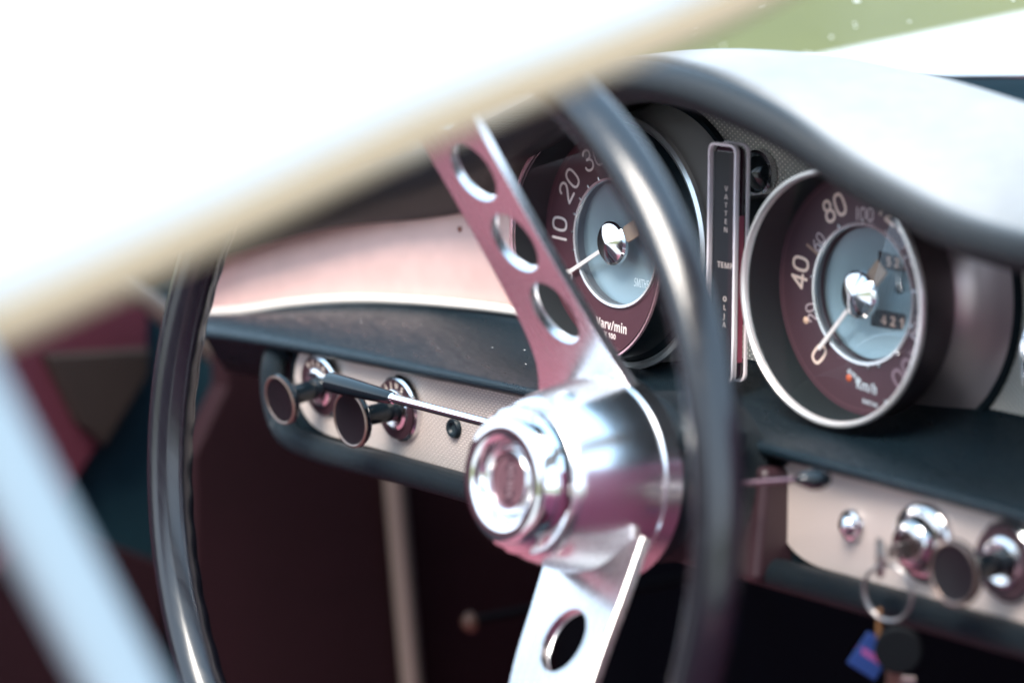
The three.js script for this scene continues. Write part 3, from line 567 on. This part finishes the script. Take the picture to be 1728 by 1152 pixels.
{
  const s = thing('rubber_grommet', 'small black round grommet on the panel below the chrome lever', 'grommet', [-0.0640, -0.0976, 0.0302]);
  part('ring', lathe([[0.0020, 0.0008], [0.0030, 0.0020], [0.0046, 0.0022], [0.0054, 0.0010], [0.0056, 0]], 40, 0.6), black, s);
  part('plug', lathe([[0, 0.0006], [0.0022, 0.0006]], 32, 0), M([0.02, 0.03, 0.035], 0.3), s);
}
{
  const s = thing('chrome_button', 'tiny domed chrome button between lever knob and ignition lock', 'button', [0.2228, -0.0953, 0.0302]);
  part('button_dome', lathe([[0, 0.0065], [0.0030, 0.0060], [0.0046, 0.0040], [0.0050, 0.0020]], 40, 0), chrome, s);
  part('button_ring', lathe([[0.0048, 0.0028], [0.0066, 0.0022], [0.0074, 0.0008], [0.0075, 0]], 40, 0.6), chromeSoft, s);
}
{
  const s = thing('ignition_lock', 'large domed chrome ignition lock holding the keys', 'ignition lock', [0.2665, -0.0950, 0.0302]);
  const chromeDim = M([0.62, 0.58, 0.58], 0.10, 1);
  part('lock_dome', lathe([[0.0060, 0.0110], [0.0085, 0.0108], [0.0108, 0.0090], [0.0120, 0.0055], [0.0124, 0.0030]], 64, 0), chromeDim, s);
  part('lock_ring', lathe([[0.0122, 0.0044], [0.0150, 0.0040], [0.0170, 0.0022], [0.0175, 0]], 64, 0.6), chromeDim, s);
  part('lock_face', lathe([[0, 0.0085], [0.0058, 0.0090], [0.0062, 0.0110]], 40, 0.6), M([0.10, 0.07, 0.07], 0.3, 0.8), s);
}
pullSwitch('choke_knob', 'black pull knob with chrome bezel at the lower right edge', [0.3150, -0.0938, 0.0302], 0.030, '    ', 0.0140);
// keys
{
  const steel = M([0.30, 0.28, 0.28], 0.28, 0.9);
  const k = thing('ignition_key', 'steel key standing in the chrome ignition lock', 'key', [0.2665, -0.0960, 0.0440]);
  const g = prism([[-0.004, -0.012], [0.004, -0.012], [0.010, -0.004], [0.010, 0.006], [0.003, 0.010], [-0.003, 0.010], [-0.010, 0.006], [-0.010, -0.004]], 0.0018, 0.0003);
  g.scale(0.75, 0.75, 1); g.rotateZ(Math.PI / 2); g.rotateY(-0.66); g.translate(0, -0.002, 0.012);
  part('key_head', g, steel, k);
  part('key_blade', box(0.0016, 0.006, 0.016, 0.0004), steel, k);
  const r = thing('key_ring', 'thin steel split ring hanging from the ignition key', 'key ring', [0.2720, -0.1115, 0.0570]);
  for (const d of [0, 0.0013]) { const t = new THREE.TorusGeometry(0.0120, 0.0007, 10, 64); t.rotateY(0.2); t.translate(d * 0.3, 0, d); part('ring_coil', t, steel, r); }
  const sp = thing('spare_key', 'black headed spare key hanging on the split ring', 'key', [0.2795, -0.134, 0.058]);
  part('key_head', (() => { const h = prism(Array.from({ length: 28 }, (_, i) => [0.0092 * Math.cos(i / 14 * Math.PI), 0.0092 * Math.sin(i / 14 * Math.PI)]), 0.004, 0.0008); h.rotateY(0.7); return h; })(), M([0.003, 0.004, 0.005], 0.5, 0, { specularIntensity: 0.3 }), sp);
  part('key_blade', (() => { const h = box(0.007, 0.036, 0.002, 0.0004); h.rotateY(0.7); h.translate(-0.002, -0.028, 0); return h; })(), M([0.25, 0.17, 0.12], 0.3, 0.9), sp);
  part('key_blade', (() => { const h = box(0.006, 0.034, 0.002, 0.0004); h.rotateY(0.7); h.translate(0.006, -0.028, 0); return h; })(), M([0.25, 0.2, 0.2], 0.3, 0.9), sp);
  const tg = thing('key_tag', 'blue key tag with red lettering on the bunch', 'key tag', [0.2655, -0.140, 0.060]);
  const tt = canvasTex(128, 128, (c) => { c.fillStyle = '#0a2a60'; c.fillRect(0, 0, 128, 128); c.fillStyle = '#b0447a'; c.font = 'bold 34px sans-serif'; c.textAlign = 'center'; c.fillText('Volvo', 64, 74); });
  const q = box(0.0140, 0.0165, 0.002, 0.0006); q.rotateZ(-0.55); q.rotateY(0.75);
  part('tag_body', q, new THREE.MeshPhysicalMaterial({ map: tt, roughness: 0.5 }), tg);
  part('tag_strap', (() => { const h = box(0.0025, 0.014, 0.0025, 0.001); h.translate(0.003, 0.014, 0); h.rotateY(0.7); return h; })(), M([0.14, 0.06, 0.02], 0.5), tg);
}
renderer.render(scene, camera);
